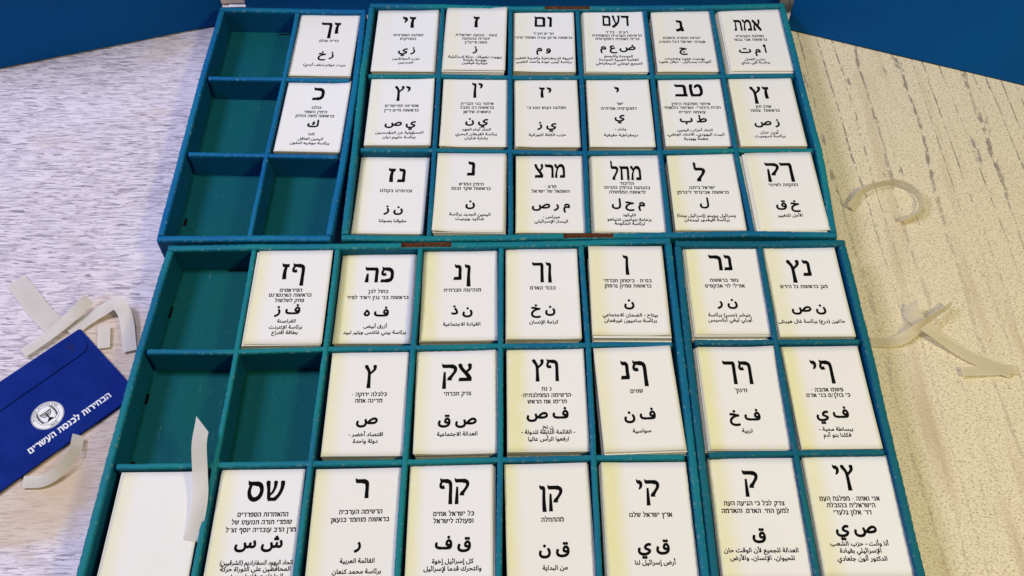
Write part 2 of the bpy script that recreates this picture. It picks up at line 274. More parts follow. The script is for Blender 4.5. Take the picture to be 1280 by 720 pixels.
nt.links.new(coord(nt, (15, 0.8, 1)), nn_.inputs['Vector'])
nt.links.new(nn_.outputs['Color'], wob.inputs[0]); nt.links.new(coord(nt, (1.0, 0.16, 1), (0, 0, math.radians(-3))), wob.inputs[2])
nt.links.new(wob.outputs[0], wv.inputs['Vector'])
gate = nz(nt, coord(nt, (150, 85, 1)), 1.0, 4, 0.65)
long_gate = nz(nt, coord(nt, (24, 5, 1)), 1.0, 2)
sx_ = N(nt, 'ShaderNodeSeparateXYZ'); nt.links.new(coord(nt, (1, 1, 1)), sx_.inputs[0])
fade = grey(nt, sx_.outputs['Y'], 0.0, 0.12)        # the print fades out towards the near edge of the cover
fade2 = mix(nt, fade, (0.35, 0.35, 0.35), (1.0, 1.0, 1.0))
line = mul(nt, mul(nt, grey(nt, wv.outputs['Fac'], 0.955, 0.985), fade2), mul(nt, grey(nt, gate, 0.42, 0.52), grey(nt, long_gate, 0.34, 0.46)))
c = mix(nt, mul(nt, line, 0.8), c, (0.19, 0.155, 0.14))
patch = mul(nt, fade2, mul(nt, grey(nt, nz(nt, coord(nt, (110, 14, 1), (0, 0, math.radians(-3))), 1.0, 3, 0.5, 0.3), 0.665, 0.70), grey(nt, gate, 0.42, 0.50)))
c = mix(nt, mul(nt, patch, 0.85), c, (0.25, 0.22, 0.21))
band = grey(nt, nz(nt, coord(nt, (30, 3.0, 1), (0, 0, math.radians(-2))), 1.0, 2), 0.55, 0.72)
c = mix(nt, mul(nt, band, 0.7), c, (0.47, 0.36, 0.24))
nt.links.new(c, b.inputs['Base Color']); bump(nt, b, sp, 0.25)

# ---------------------------------------------------------------- object helpers
def mesh_obj(name, verts, faces, m, parent=None, mats=None, mi=None, smooth=False, attrs=None):
    me = bpy.data.meshes.new(name); me.from_pydata(verts, [], faces)
    for k in (mats or [m]): me.materials.append(k)
    if mi: me.polygons.foreach_set('material_index', mi)
    if smooth: me.polygons.foreach_set('use_smooth', [True] * len(me.polygons))
    for a, vals in (attrs or {}).items():
        at = me.attributes.new(a, 'FLOAT', 'POINT'); at.data.foreach_set('value', vals)
    me.update(); me.validate()
    o = bpy.data.objects.new(name, me); COL.objects.link(o)
    if parent: o.parent = parent
    return o
def tag(o, label=None, cat=None, group=None, kind=None):
    for k, vv in (('label', label), ('category', cat), ('group', group), ('kind', kind)):
        if vv: o[k] = vv
    return o
def empty(name, loc=(0, 0, 0), rz=0):
    o = bpy.data.objects.new(name, None); COL.objects.link(o); o.location = loc; o.rotation_euler = (0, 0, rz)
    o.empty_display_size = 0.02; return o
def box_vf(x0, x1, y0, y1, z0, z1):
    v = [(x, y, z) for z in (z0, z1) for y in (y0, y1) for x in (x0, x1)]
    f = [(0, 2, 3, 1), (4, 5, 7, 6), (0, 1, 5, 4), (2, 6, 7, 3), (0, 4, 6, 2), (1, 3, 7, 5)]
    return v, f
def catmull(P, n):
    if len(P) < 3: 
        return [tuple(a + (b - a) * t / n for a, b in zip(P[0], P[1])) for t in range(n + 1)]
    out = []
    Q = [tuple(2 * a - b for a, b in zip(P[0], P[1]))] + list(P) + [tuple(2 * a - b for a, b in zip(P[-1], P[-2]))]
    for i in range(1, len(Q) - 2):
        for t in range(n):
            u = t / n
            out.append(tuple(0.5 * (2 * b + (c - a) * u + (2 * a - 5 * b + 4 * c - d) * u * u + (3 * b - a - 3 * c + d) * u ** 3)
                             for a, b, c, d in zip(Q[i - 1], Q[i], Q[i + 1], Q[i + 2])))
    out.append(tuple(P[-1])); return out
def resample(P, step):
    out = [Vector(P[0])]; acc = 0.0
    L = sum((Vector(b) - Vector(a)).length for a, b in zip(P, P[1:])); n = max(2, int(L / step)); d = L / n
    i = 0; cur = Vector(P[0]); need = d
    while i < len(P) - 1:
        seg = Vector(P[i + 1]) - cur
        if seg.length >= need - 1e-9:
            cur = cur + seg.normalized() * need; out.append(cur.copy()); need = d
            if len(out) == n: break
        else:
            need -= seg.length; i += 1; cur = Vector(P[i])
    out.append(Vector(P[-1])); return out

# ---------------------------------------------------------------- lettering: serif Hebrew drawn here, Arabic and signs from the built-in font
def bar(x0, x1, top=10.0, t=2.15):
    return [(x0 - 0.1, top + 0.75), (x0 + 0.75, top), (x1, top), (x1, top - t), (x0 + 0.45, top - t), (x0 - 0.15, top - 0.9)]
def rect(x0, x1, y0, y1): return [(x0, y0), (x1, y0), (x1, y1), (x0, y1)]
def base(x0, x1, t=2.1): return [(x0 - 0.1, 0), (x1, 0), (x1 + 0.1, t), (x0 + 0.35, t)]
bold_ = 1.0
def st_(pts, n=5):
    P = catmull(pts, n); Lf, Rt = [], []
    for i, (x, y, wd) in enumerate(P):
        a = P[max(0, i - 1)]; c = P[min(len(P) - 1, i + 1)]
        dx, dy = c[0] - a[0], c[1] - a[1]; L = math.hypot(dx, dy) or 1
        wd = wd * bold_ + 0.12 * (bold_ > 1)
        nx, ny = -dy / L * wd / 2, dx / L * wd / 2
        Lf.append((x + nx, y + ny)); Rt.append((x - nx, y - ny))
    return Lf + Rt[::-1]
def arm(x, y=9.3, r=1.05):     # teardrop head of a slanted arm
    return [(x - r, y + 0.55), (x - r * 0.35, y + 1.2), (x + r * 0.8, y + 0.85), (x + r, y), (x + r * 0.5, y - 1.0), (x - r * 0.5, y - 1.0), (x - r, y - 0.4)]
def make_heb():
  return {
 'א': (8.0, [st_([(0.6, 9.9, 1.2), (1.8, 8.3, 2.0), (4, 5.1, 2.1), (6.4, 1.7, 2.0), (7.4, 0.0, 1.3)]), arm(6.7), st_([(6.8, 8.9, 1.5), (6.4, 7.0, 1.2), (4.9, 4.9, 1.0)]), st_([(2.9, 6.2, 0.9), (1.5, 4.2, 1.1), (1.6, 2.0, 1.6), (1.2, 0, 2.3)])]),
 'ב': (7.7, [bar(0.6, 5.6), st_([(5.0, 8.95, 2.1), (5.9, 8.2, 1.7), (6.1, 6.8, 1.5), (6.1, 1, 1.5)]), base(0.2, 7.4)]),
 'ג': (5.3, [bar(0.9, 3.6), st_([(2.9, 9, 2.0), (3.6, 7.8, 1.4), (3.6, 5, 1.3), (4.0, 1.5, 1.7), (4.2, 0, 1.7)]), st_([(3.7, 3.2, 0.9), (2.2, 1.5, 1.8), (0.4, 0.5, 2.0)])]),
 'ד': (7.4, [bar(0.3, 7.2), st_([(5.8, 9, 1.5), (5.8, 4, 1.4), (5.8, 0, 1.5)])]),
 'ה': (7.7, [bar(0.3, 6.6), st_([(5.8, 9, 2), (6.5, 8, 1.5), (6.5, 4, 1.4), (6.5, 0, 1.5)]), st_([(1.7, 5.9, 0.8), (1.5, 3, 1.3), (1.4, 0, 1.7)])]),
 'ו': (3.5, [bar(0.4, 2.6), st_([(2.0, 9, 2.0), (2.5, 7.9, 1.4), (2.4, 4, 1.3), (2.3, 0, 1.6)])]),
 'ז': (4.4, [bar(0.3, 4.0), st_([(2.5, 8.6, 1.1), (2.0, 5.5, 1.4), (2.0, 2.5, 1.6), (2.2, 0, 1.7)])]),
 'ח': (7.9, [bar(0.3, 6.8), st_([(5.9, 9, 2), (6.6, 8, 1.5), (6.6, 4, 1.4), (6.6, 0, 1.5)]), st_([(1.6, 8.2, 1.1), (1.6, 4, 1.3), (1.5, 0, 1.6)])]),
 'ט': (8.0, [arm(1.5), st_([(1.4, 9, 1.6), (1.2, 6, 1.4), (1.6, 0.9, 1.5)]), base(1.0, 6.4), st_([(5.6, 1.0, 1.8), (7.1, 3, 1.4), (7.0, 7.2, 1.5), (5.9, 9.2, 1.9), (4.3, 8.6, 1.4), (3.6, 7.2, 0.8)])]),
 'י': (3.6, [bar(0.4, 2.6), st_([(2.0, 9, 2.0), (2.6, 7.7, 1.4), (2.4, 6.2, 1.1), (1.5, 4.8, 0.6)])]),
 'כ': (6.9, [bar(0.7, 3.8), st_([(3.2, 8.95, 2.1), (5.0, 8.4, 1.9), (6.0, 6.8, 1.5), (6.1, 5, 1.4), (6.0, 3.2, 1.5), (5.0, 1.6, 1.9), (3.2, 1.05, 2.1)]), base(0.3, 3.6)]),
 'ך': (7.2, [bar(0.3, 6.2), st_([(5.2, 9, 2), (5.9, 8, 1.5), (5.9, 3, 1.4), (5.9, -4.2, 1.6)])]),
 'ל': (6.6, [[(0.6, 14.6), (1.5, 13.4), (1.6, 12.2), (0.6, 12.6)], st_([(1.1, 13.5, 1.2), (1.1, 11, 1.0), (1.2, 9, 1.1)]), bar(0.7, 5.2), st_([(4.8, 8.95, 2.0), (5.6, 7.8, 1.6), (5.1, 5.6, 1.2), (3.6, 3.2, 1.2), (2.7, 1.4, 1.7), (2.6, 0, 1.9)])]),
 'מ': (8.3, [arm(0.9), st_([(1.0, 9, 1.3), (2.0, 7.6, 1.3), (2.6, 6.8, 0.9)]), st_([(2.6, 7.4, 0.9), (1.5, 4, 1.1), (1.2, 0, 1.6)]), st_([(2.4, 7.0, 0.9), (3.8, 8.9, 1.5), (5.6, 9.1, 2.0), (7.0, 7.6, 1.6), (7.3, 4, 1.4), (7.3, 1, 1.5)]), base(4.0, 8.0)]),
 'ם': (7.8, [bar(0.5, 5.9), st_([(5.2, 9, 2), (6.5, 8.2, 1.6), (6.6, 4, 1.4), (6.6, 0.8, 1.5)]), st_([(1.4, 8.2, 1.1), (1.3, 4, 1.3), (1.3, 0.6, 1.4)]), base(0.7, 7.3, 1.9)]),
 'נ': (5.1, [bar(0.9, 3.3), st_([(2.7, 9, 2), (3.6, 7.9, 1.4), (3.6, 4, 1.3), (3.7, 1, 1.5)]), base(0.2, 4.4)]),
 'ן': (3.6, [bar(0.4, 2.6), st_([(2.0, 9, 2.0), (2.6, 7.9, 1.3), (2.4, 3, 1.3), (2.4, -1.5, 1.6), (2.5, -4.4, 1.7)])]),
 'ס': (7.8, [bar(0.3, 4.6), st_([(4.0, 8.95, 2.1), (6.0, 8.2, 1.8), (7.0, 5.6, 1.4), (6.3, 2.4, 1.6), (4.2, 0.9, 1.9), (2.2, 1.8, 1.7), (1.2, 4.8, 1.3), (1.7, 8.3, 1.1)])]),
 'ע': (7.4, [arm(6.2), st_([(6.4, 9, 1.5), (6.3, 6.5, 1.3), (5.4, 3.4, 1.4), (3.2, 0.9, 1.9), (0.3, -1.2, 1.7)]), arm(1.4), st_([(1.6, 9, 1.5), (2.1, 6.5, 1.3), (3.6, 2.2, 1.0)])]),
 'פ': (7.3, [bar(0.9, 4.0), st_([(3.4, 8.95, 2.1), (5.3, 8.4, 1.9), (6.3, 6.8, 1.5), (6.4, 5, 1.4), (6.3, 3.2, 1.5), (5.3, 1.6, 1.9), (3.4, 1.05, 2.1)]), base(0.3, 3.8), st_([(1.5, 8.2, 1.0), (1.1, 6.4, 1.1), (1.7, 5.2, 1.4), (3.2, 5.5, 1.7)])]),
 'ף': (7.4, [bar(0.9, 4.4), st_([(3.6, 8.95, 2.1), (5.6, 8.3, 1.8), (6.3, 6.4, 1.4), (6.3, 1, 1.4), (6.3, -4.2, 1.6)]), st_([(1.5, 8.2, 1.0), (1.1, 6.4, 1.1), (1.7, 5.2, 1.4), (3.2, 5.5, 1.7)])]),
 'צ': (7.4, [arm(1.2), st_([(1.2, 9, 1.6), (2.2, 7.0, 1.5), (4.6, 4, 1.7), (6.2, 1.2, 1.7)]), arm(6.0), st_([(6.1, 9, 1.4), (5.9, 7.2, 1.2), (3.9, 5.0, 0.9)]), base(0.3, 6.8)]),
 'ץ': (6.8, [arm(1.1), st_([(1.1, 9, 1.6), (2.2, 7.2, 1.4), (2.8, 5, 1.3), (2.9, 0, 1.4), (2.9, -4.3, 1.8)]), arm(5.7), st_([(5.8, 9, 1.4), (5.4, 7.2, 1.2), (2.9, 4.4, 0.9)])]),
 'ק': (7.5, [bar(0.3, 5.4), st_([(4.8, 8.95, 2.1), (6.6, 8.2, 1.7), (6.9, 6.2, 1.3), (5.4, 3.6, 1.2), (4.2, 1.8, 1.7), (4.1, 0.6, 2.0)]), st_([(1.6, 5.6, 0.8), (1.5, 1, 1.2), (1.4, -4.2, 1.6)])]),
 'ר': (6.8, [bar(0.3, 4.4), st_([(3.8, 8.95, 2.1), (5.5, 8.3, 1.8), (6.0, 6.4, 1.4), (6.0, 3, 1.4), (6.0, 0, 1.6)])]),
 'ש': (9.0, [arm(1.1), st_([(1.1, 9, 1.6), (1.6, 6, 1.2), (2.2, 1, 1.3)]), arm(4.6, 9.3, 0.95), st_([(4.6, 9, 1.4), (4.5, 7, 1.1), (3.6, 4.4, 0.9), (2.1, 2.6, 0.8)]), arm(7.9), st_([(8.0, 9, 1.6), (7.7, 6, 1.3), (6.6, 3, 1.3), (4.8, 0.8, 1.6)]), base(1.7, 5.4, 1.8)]),
 'ת': (8.1, [bar(0.8, 5.6), st_([(5.0, 8.95, 2.1), (6.7, 8.2, 1.7), (7.1, 6.4, 1.4), (7.1, 3, 1.4), (7.1, 0, 1.6)]), st_([(2.3, 8.2, 0.9), (2.1, 4.5, 1.1), (1.9, 1, 1.4)]), base(0.2, 2.5, 1.9)]),
 "'": (2.2, [[(0.7, 10), (1.7, 10.4), (1.5, 7), (1.0, 7)]]),
 '"': (3.9, [[(0.5, 10), (1.5, 10.4), (1.3, 7), (0.8, 7)], [(2.2, 10), (3.2, 10.4), (3.0, 7), (2.5, 7)]]),
 '-': (4.2, [rect(0.6, 3.6, 4.3, 5.6)]), ',': (2.4, [[(0.6, 1.4), (1.9, 1.4), (1.5, -1.6), (0.8, -1.2)]]),
 '/': (4.2, [[(0.2, -0.6), (1.2, -0.6), (4.0, 11), (3.0, 11)]]), ' ': (3.6, []),
}
bold_ = 1.2; HEB = make_heb()
bold_ = 1.5; HEB_BOLD = make_heb()
bold_ = 1.0
def area(P): return sum(a[0] * b[1] - b[0] * a[1] for a, b in zip(P, P[1:] + P[:1])) / 2
def fill(contours):
    """Triangles of the non-zero union of closed contours."""
    V, Ed = [], []
    for P in contours:
        k = len(V); V += [Vector(p) for p in P]; Ed += [(k + i, k + (i + 1) % len(P)) for i in range(len(P))]
    if not V: return [], []
    vo, eo, fo = delaunay_2d_cdt(V, Ed, [], 0, 1e-5)[:3]
    keep = []
    for f in fo:
        cx = sum(vo[i].x for i in f) / len(f); cy = sum(vo[i].y for i in f) / len(f); wn = 0
        for P in contours:
            for (x0, y0), (x1, y1) in zip(P, P[1:] + P[:1]):
                if (y0 <= cy) != (y1 <= cy):
                    if x0 + (cy - y0) / (y1 - y0) * (x1 - x0) > cx: wn += 1 if y1 > y0 else -1
        if wn: keep.append(f)
    return [(p.x, p.y) for p in vo], keep
GLYPH = {}
def heb_glyph(ch, strong=False):
    k = ('h', ch, strong)
    if k not in GLYPH:
        adv, polys = (HEB_BOLD if strong else HEB)[ch]
        polys = [P if area(P) > 0 else P[::-1] for P in polys]
        GLYPH[k] = (adv + 0.75, *fill(polys))
    return GLYPH[k]
def font_splines(s):
    c = bpy.data.curves.new('measure', 'FONT'); c.body = s; c.size = 1.0; c.resolution_u = 3
    o = bpy.data.objects.new('measure', c); COL.objects.link(o); bpy.context.view_layer.update()
    cu = o.to_curve(bpy.context.evaluated_depsgraph_get())
    out = []
    for sp in cu.splines:
        B = sp.bezier_points; P = []
        for i in range(len(B)):
            a, b_ = B[i], B[(i + 1) % len(B)]
            p0, p1, p2, p3 = a.co.xy, a.handle_right.xy, b_.handle_left.xy, b_.co.xy
            d = (p3 - p0); L = d.length or 1e-9
            flat = max(abs(d.cross(p1 - p0)), abs(d.cross(p2 - p0))) / L < 2e-3
            n = 1 if flat else 4
            for t in range(n):
                u = t / n; q = p0 * (1 - u) ** 3 + p1 * 3 * u * (1 - u) ** 2 + p2 * 3 * u * u * (1 - u) + p3 * u ** 3
                P.append((q.x, q.y))
        Q = [p for i, p in enumerate(P) if i == 0 or math.hypot(p[0] - P[i - 1][0], p[1] - P[i - 1][1]) > 1e-4]
        if len(Q) > 2: out.append(Q)
    o.to_curve_clear(); bpy.data.objects.remove(o); bpy.data.curves.remove(c)
    return out
def minx(P): return min(p[0] for p in P)
_hh = sorted(minx(P) for P in font_splines('II')); H_ADV = _hh[-1] - _hh[0]
def font_glyph(ch, fx, fy):
    k = (ch, fx, fy)
    if k not in GLYPH:
        if ch == ' ': GLYPH[k] = (0.26, [], [])
        else:
            both = font_splines('I' + ch + 'I')
            xs = max(minx(P) for P in both); x0 = min(minx(P) for P in both)
            adv = xs - x0 - H_ADV
            polys = font_splines(ch)
            big = max(polys, key=lambda P: abs(area(P))); sg = 1 if area(big) > 0 else -1
            out = []
            for P in polys:
                if sg < 0: P = P[::-1]
                Q = []
                for i, p in enumerate(P):
                    a, c = P[i - 1], P[(i + 1) % len(P)]
                    t1 = Vector((p[0] - a[0], p[1] - a[1])).normalized(); t2 = Vector((c[0] - p[0], c[1] - p[1])).normalized()
                    n = Vector((t1.y + t2.y, -(t1.x + t2.x)))
                    n = n.normalized() if n.length > 1e-6 else Vector((t1.y, -t1.x))
                    Q.append((p[0] + n.x * fx, p[1] + n.y * fy))
                out.append(Q)
            GLYPH[k] = (adv, *fill(out))
    return GLYPH[k]
_D = {}
_code = 0xFE80
for ch, n in zip('ءآأؤإئابةتثجحخدذرزسشصضطظعغفقكلمنهوىي', (1, 2, 2, 2, 2, 4, 2, 4, 2, 4, 4, 4, 4, 4, 2, 2, 2, 2, 4, 4, 4, 4, 4, 4, 4, 4, 4, 4, 4, 4, 4, 4, 4, 2, 2, 4)):
    _D[ch] = (_code, n); _code += n
_LA = {'آ': 0xFEF5, 'أ': 0xFEF7, 'إ': 0xFEF9, 'ا': 0xFEFB}
def shape_arabic(s):
    out = []; prev = False; i = 0
    while i < len(s):
        ch = s[i]
        if ch == 'ل' and i + 1 < len(s) and s[i + 1] in _LA:
            out.append(chr(_LA[s[i + 1]] + (1 if prev else 0))); prev = False; i += 2; continue
        if ch in _D:
            c, n = _D[ch]
            nxt = i + 1 < len(s) and s[i + 1] in _D and n == 4 and _D[s[i + 1]][1] > 1
            form = (3 if nxt else 1) if prev else (2 if nxt else 0)
            if n == 1: form = 0
            elif n == 2: form = 1 if prev else 0
            out.append(chr(c + form)); prev = nxt
        else: out.append(ch); prev = False
        i += 1
    return ''.join(out)
MIRROR = {'(': ')', ')': '('}
def text_tris(s, kind, size, cx, y, V, F, z, bold=0.0, maxw=None):
    """Right-to-left line centred on cx, baseline y (mm); size is the letter height (Hebrew) or em (Arabic)."""
    vis = ''.join(MIRROR.get(c, c) for c in (shape_arabic(s) if kind == 'ar' else s)[::-1])
    G = []
    for ch in vis:
        if kind == 'he': g = heb_glyph(ch, size < 8); k = size / 10
        else: g = font_glyph(ch, bold * 0.75, bold); k = size
        G.append((g, k))
    wid = sum(g[0] * k for g, k in G); sx = min(1.0, maxw / wid) if maxw else 1.0
    x = cx - wid * sx / 2
    for g, k in G:
        o = len(V)
        V += [((x + p[0] * k * sx) * MM, (y + p[1] * k) * MM, z(x + p[0] * k * sx, y + p[1] * k) * MM) for p in g[1]]
        F += [tuple(i + o for i in f) for f in g[2]]
        x += g[0] * k * sx

# ---------------------------------------------------------------- setting: two table covers
def sheet(name, x0, x1, y0, y1, m, label):
    nx, ny = 40, 40; V, F = [], []
    for j in range(ny + 1):
        for i in range(nx + 1):
            x = x0 + (x1 - x0) * i / nx; y = y0 + (y1 - y0) * j / ny
            V.append((x, y, 0.0008 * (noise.noise((x * 9, y * 9, 0.3))) - 0.001))
    for j in range(ny):
        for i in range(nx):
            a = j * (nx + 1) + i; F.append((a, a + 1, a + nx + 2, a + nx + 1))
    return tag(mesh_obj(name, V, F, m, smooth=True), label, 'table', kind='structure')
sheet('table_surface', -1.3, -0.012, -0.75, 1.4, M_TL, 'table covered in pale lavender sheet with fine grey streaks, beside the envelope')
sheet('table_surface', -0.008, 1.4, -0.75, 1.4, M_TR, 'table covered in cream sheet with a bark pattern, beside the paper loop')

# ---------------------------------------------------------------- cardboard trays
def board(name, path, t, z0, z1, parent, slots=(), seed=0, wob=1.0, m_=None):
    """Folded corrugated board standing along a path (mm); slots = (s0, s1) lengths where the folded top is cut open."""
    P = resample([(x, y, 0) for x, y in path], 2.0); n = len(P); V, F, MI, wear, rim = [], [], [], [], []
    hw = t / 2; prof = [(-1, 0, 0, 0), (-1, 0.86, 0, 0), (-1.0, 0.93, .6, .5), (-0.86, 0.985, 1, 1), (-0.5, 1.0, .25, 1), (0, 1.004, 0, 1), (0.5, 1.0, .25, 1), (0.86, 0.985, 1, 1), (1.0, 0.93, .6, .5), (1, 0.86, 0, 0), (1, 0, 0, 0)]
    m = len(prof); s = 0.0; inslot = []
    hgt = z1 - z0
    for i, p in enumerate(P):
        a = P[max(0, i - 1)]; c = P[min(n - 1, i + 1)]; d = (c - a).normalized(); nx, ny = -d.y, d.x
        if i: s += (P[i] - P[i - 1]).length
        sl = any(s0 <= s <= s1 for s0, s1 in slots); inslot.append(sl)
        ph = seed * 1.7
        cor = 0.55 * math.sin(2 * math.pi * s / 7.4 + ph) * wob
        jig = 0.6 * noise.noise((s * 0.09, ph, 1.1)) * wob
        bow = 0.55 * noise.noise((s * 0.018, ph, 4.2)) * wob
        for k, (u, h, wr, rm) in enumerate(prof):
            off = u * hw
            top = max(0.0, (h - 0.8) / 0.2)
            if abs(u) > 0.7 and 0.9 < h < 0.999: off += math.copysign(0.5, u) * (cor * 0.55 + 0.5 * noise.noise((s * 0.3, ph, u * 3)) * wob) 
            off += (jig * 0.5 + bow) * top
            zz = z0 + h * hgt - top * (0.28 * abs(cor) + 0.35 * abs(noise.noise((s * 0.2, ph, 7))) * wob)
            if sl and abs(u) <= 0.6: zz -= 7.0
            V.append(((p.x + nx * off) * MM, (p.y + ny * off) * MM, zz * MM)); wear.append(wr); rim.append(rm)
    for i in range(n - 1):
        for k in range(m - 1):
            F.append((i * m + k, (i + 1) * m + k, (i + 1) * m + k + 1, i * m + k + 1))
            MI.append(1 if (inslot[i] or inslot[i + 1]) and 3 <= k <= 6 else 0)
    F.append(tuple(range(m))); F.append(tuple((n - 1) * m + k for k in range(m - 1, -1, -1))); MI += [0, 0]
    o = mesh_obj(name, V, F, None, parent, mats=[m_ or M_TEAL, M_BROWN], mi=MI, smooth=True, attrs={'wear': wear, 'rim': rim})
    o.data.polygons[-1].use_smooth = False; o.data.polygons[-2].use_smooth = False
    return o
def toward(a, b, d):
    v = Vector((b[0] - a[0], b[1] - a[1])).normalized(); return (a[0] + v.x * d, a[1] + v.y * d)
def make_tray(grid, label, slots_back=(), slots_front=(), notches=(), seed=0, m_=None, m_long=None):
    n = len(grid) - 1
    xs = [q[0] for c in grid for q in c]; ys = [q[1] for c in grid for q in c]
    root = empty('ballot_tray', (0, 0, 0)); tag(root, label, 'tray', 'cardboard ballot trays on the table')
    tw = 6.4; e = 3.0
    # base sheet
    C = [grid[0][3], grid[n][3], grid[n][0], grid[0][0]]
    V = [(x * MM, y * MM, z * MM) for z in (1.0, FLOOR) for x, y in C]
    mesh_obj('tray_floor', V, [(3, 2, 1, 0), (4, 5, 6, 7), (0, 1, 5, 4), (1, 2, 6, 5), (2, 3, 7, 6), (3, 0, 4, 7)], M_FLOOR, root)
    back = [grid[c][0] for c in range(n + 1)]; front = [grid[c][3] for c in range(n + 1)]
    lft = grid[0]; rgt = grid[n]
    k = seed * 20
    board('back_wall', [toward(back[0], back[1], -2.2)] + back[1:-1] + [toward(back[-1], back[-2], -2.2)], tw, 1.2, H + 0.3, root, slots_back, k + 1, m_=m_)
    board('front_wall', [toward(front[0], front[1], -2.2)] + front[1:-1] + [toward(front[-1], front[-2], -2.2)], tw, 1.2, H + 0.2, root, slots_front, k + 2, m_=m_)
    board('side_wall', [toward(lft[0], lft[1], 3.4)] + lft[1:-1] + [toward(lft[-1], lft[-2], 3.4)], tw, 1.1, H, root, (), k + 3, m_=m_)
    board('side_wall', [toward(rgt[0], rgt[1], 3.4)] + rgt[1:-1] + [toward(rgt[-1], rgt[-2], 3.4)], tw, 1.1, H, root, (), k + 4, m_=m_)
    for c in range(1, n):
        P = [toward(grid[c][0], grid[c][1], 3.2)] + grid[c][1:-1] + [toward(grid[c][3], grid[c][2], 3.2)]
        board('long_divider', P, 4.7, FLOOR - 0.5, H - 0.6 + 0.3 * math.sin(c * 2.1 + seed), root, (), k + 5 + c, 0.8, m_=m_long or m_)
    for r in (1, 2):
        row = [grid[c][r] for c in range(n + 1)]
        row = [toward(row[0], row[1], 6.2)] + row[1:-1] + [toward(row[-1], row[-2], 6.2)]
        board('cross_divider', row, 4.9, FLOOR - 0.4, H - 1.2, root, (), k + 12 + r, 0.9, m_=m_)
    for (x, y, a, bb) in notches:
        V, F = box_vf((x - a / 2) * MM, (x + a / 2) * MM, (y - bb / 2) * MM, (y + bb / 2) * MM, (FLOOR - 1) * MM, (FLOOR + 0.25) * MM)
        mesh_obj('tab_slot', V, F, M_DARK, root)
    return root
make_tray(TRAY_A, 'small teal cardboard tray with four empty compartments and two slips', seed=1, m_=M_BLUE, notches=[(-316.5, 46, 3, 9), (-252, 321, 22, 2)])
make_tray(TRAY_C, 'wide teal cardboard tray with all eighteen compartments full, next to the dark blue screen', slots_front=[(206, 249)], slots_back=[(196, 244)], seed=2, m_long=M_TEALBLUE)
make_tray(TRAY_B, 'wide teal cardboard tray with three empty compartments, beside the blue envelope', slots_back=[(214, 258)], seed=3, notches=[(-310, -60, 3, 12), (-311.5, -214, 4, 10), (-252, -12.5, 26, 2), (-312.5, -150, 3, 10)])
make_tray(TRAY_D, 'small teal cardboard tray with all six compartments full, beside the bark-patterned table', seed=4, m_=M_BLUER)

# ---------------------------------------------------------------- ballot slips
NAMES = dict(zip('אבגדהוזחטיכךלמםנןסעפףצץקרשת', 'alef bet gimel dalet he vav zayin het tet yod kaf final-kaf lamed mem final-mem nun final-nun samekh ayin pe final-pe tsadi final-tsadi qof resh shin tav'.split()))
SHIFT = {'C10': (-2.0, -3.2), 'C50': (-4.6, -4.0), 'C52': (-6.5, -3.5), 'B50': (0.8, -3.4), 'D00': (-3.2, -2.6), 'D01': (-3.5, -0.6), 'B12': (-1.8, -1.0), 'C12': (1.8, -1.6),
         'B10': (-2.6, -1.6), 'B51': (1.0, -2.4), 'C30': (-3.4, -1.0), 'C32': (-2.6, -1.2), 'B52': (-1.6, 0), 'B32': (2.2, -0.5), 'B31': (2.0, 0.3), 'B02': (-2.6, 0), 'B20': (1.2, 0.5), 'C00': (1.5, 0), 'B42': (1.2, -0.8)}
HE_SMALL = 3.45; AR_SMALL = 4.85; AR_BIG = 13.6
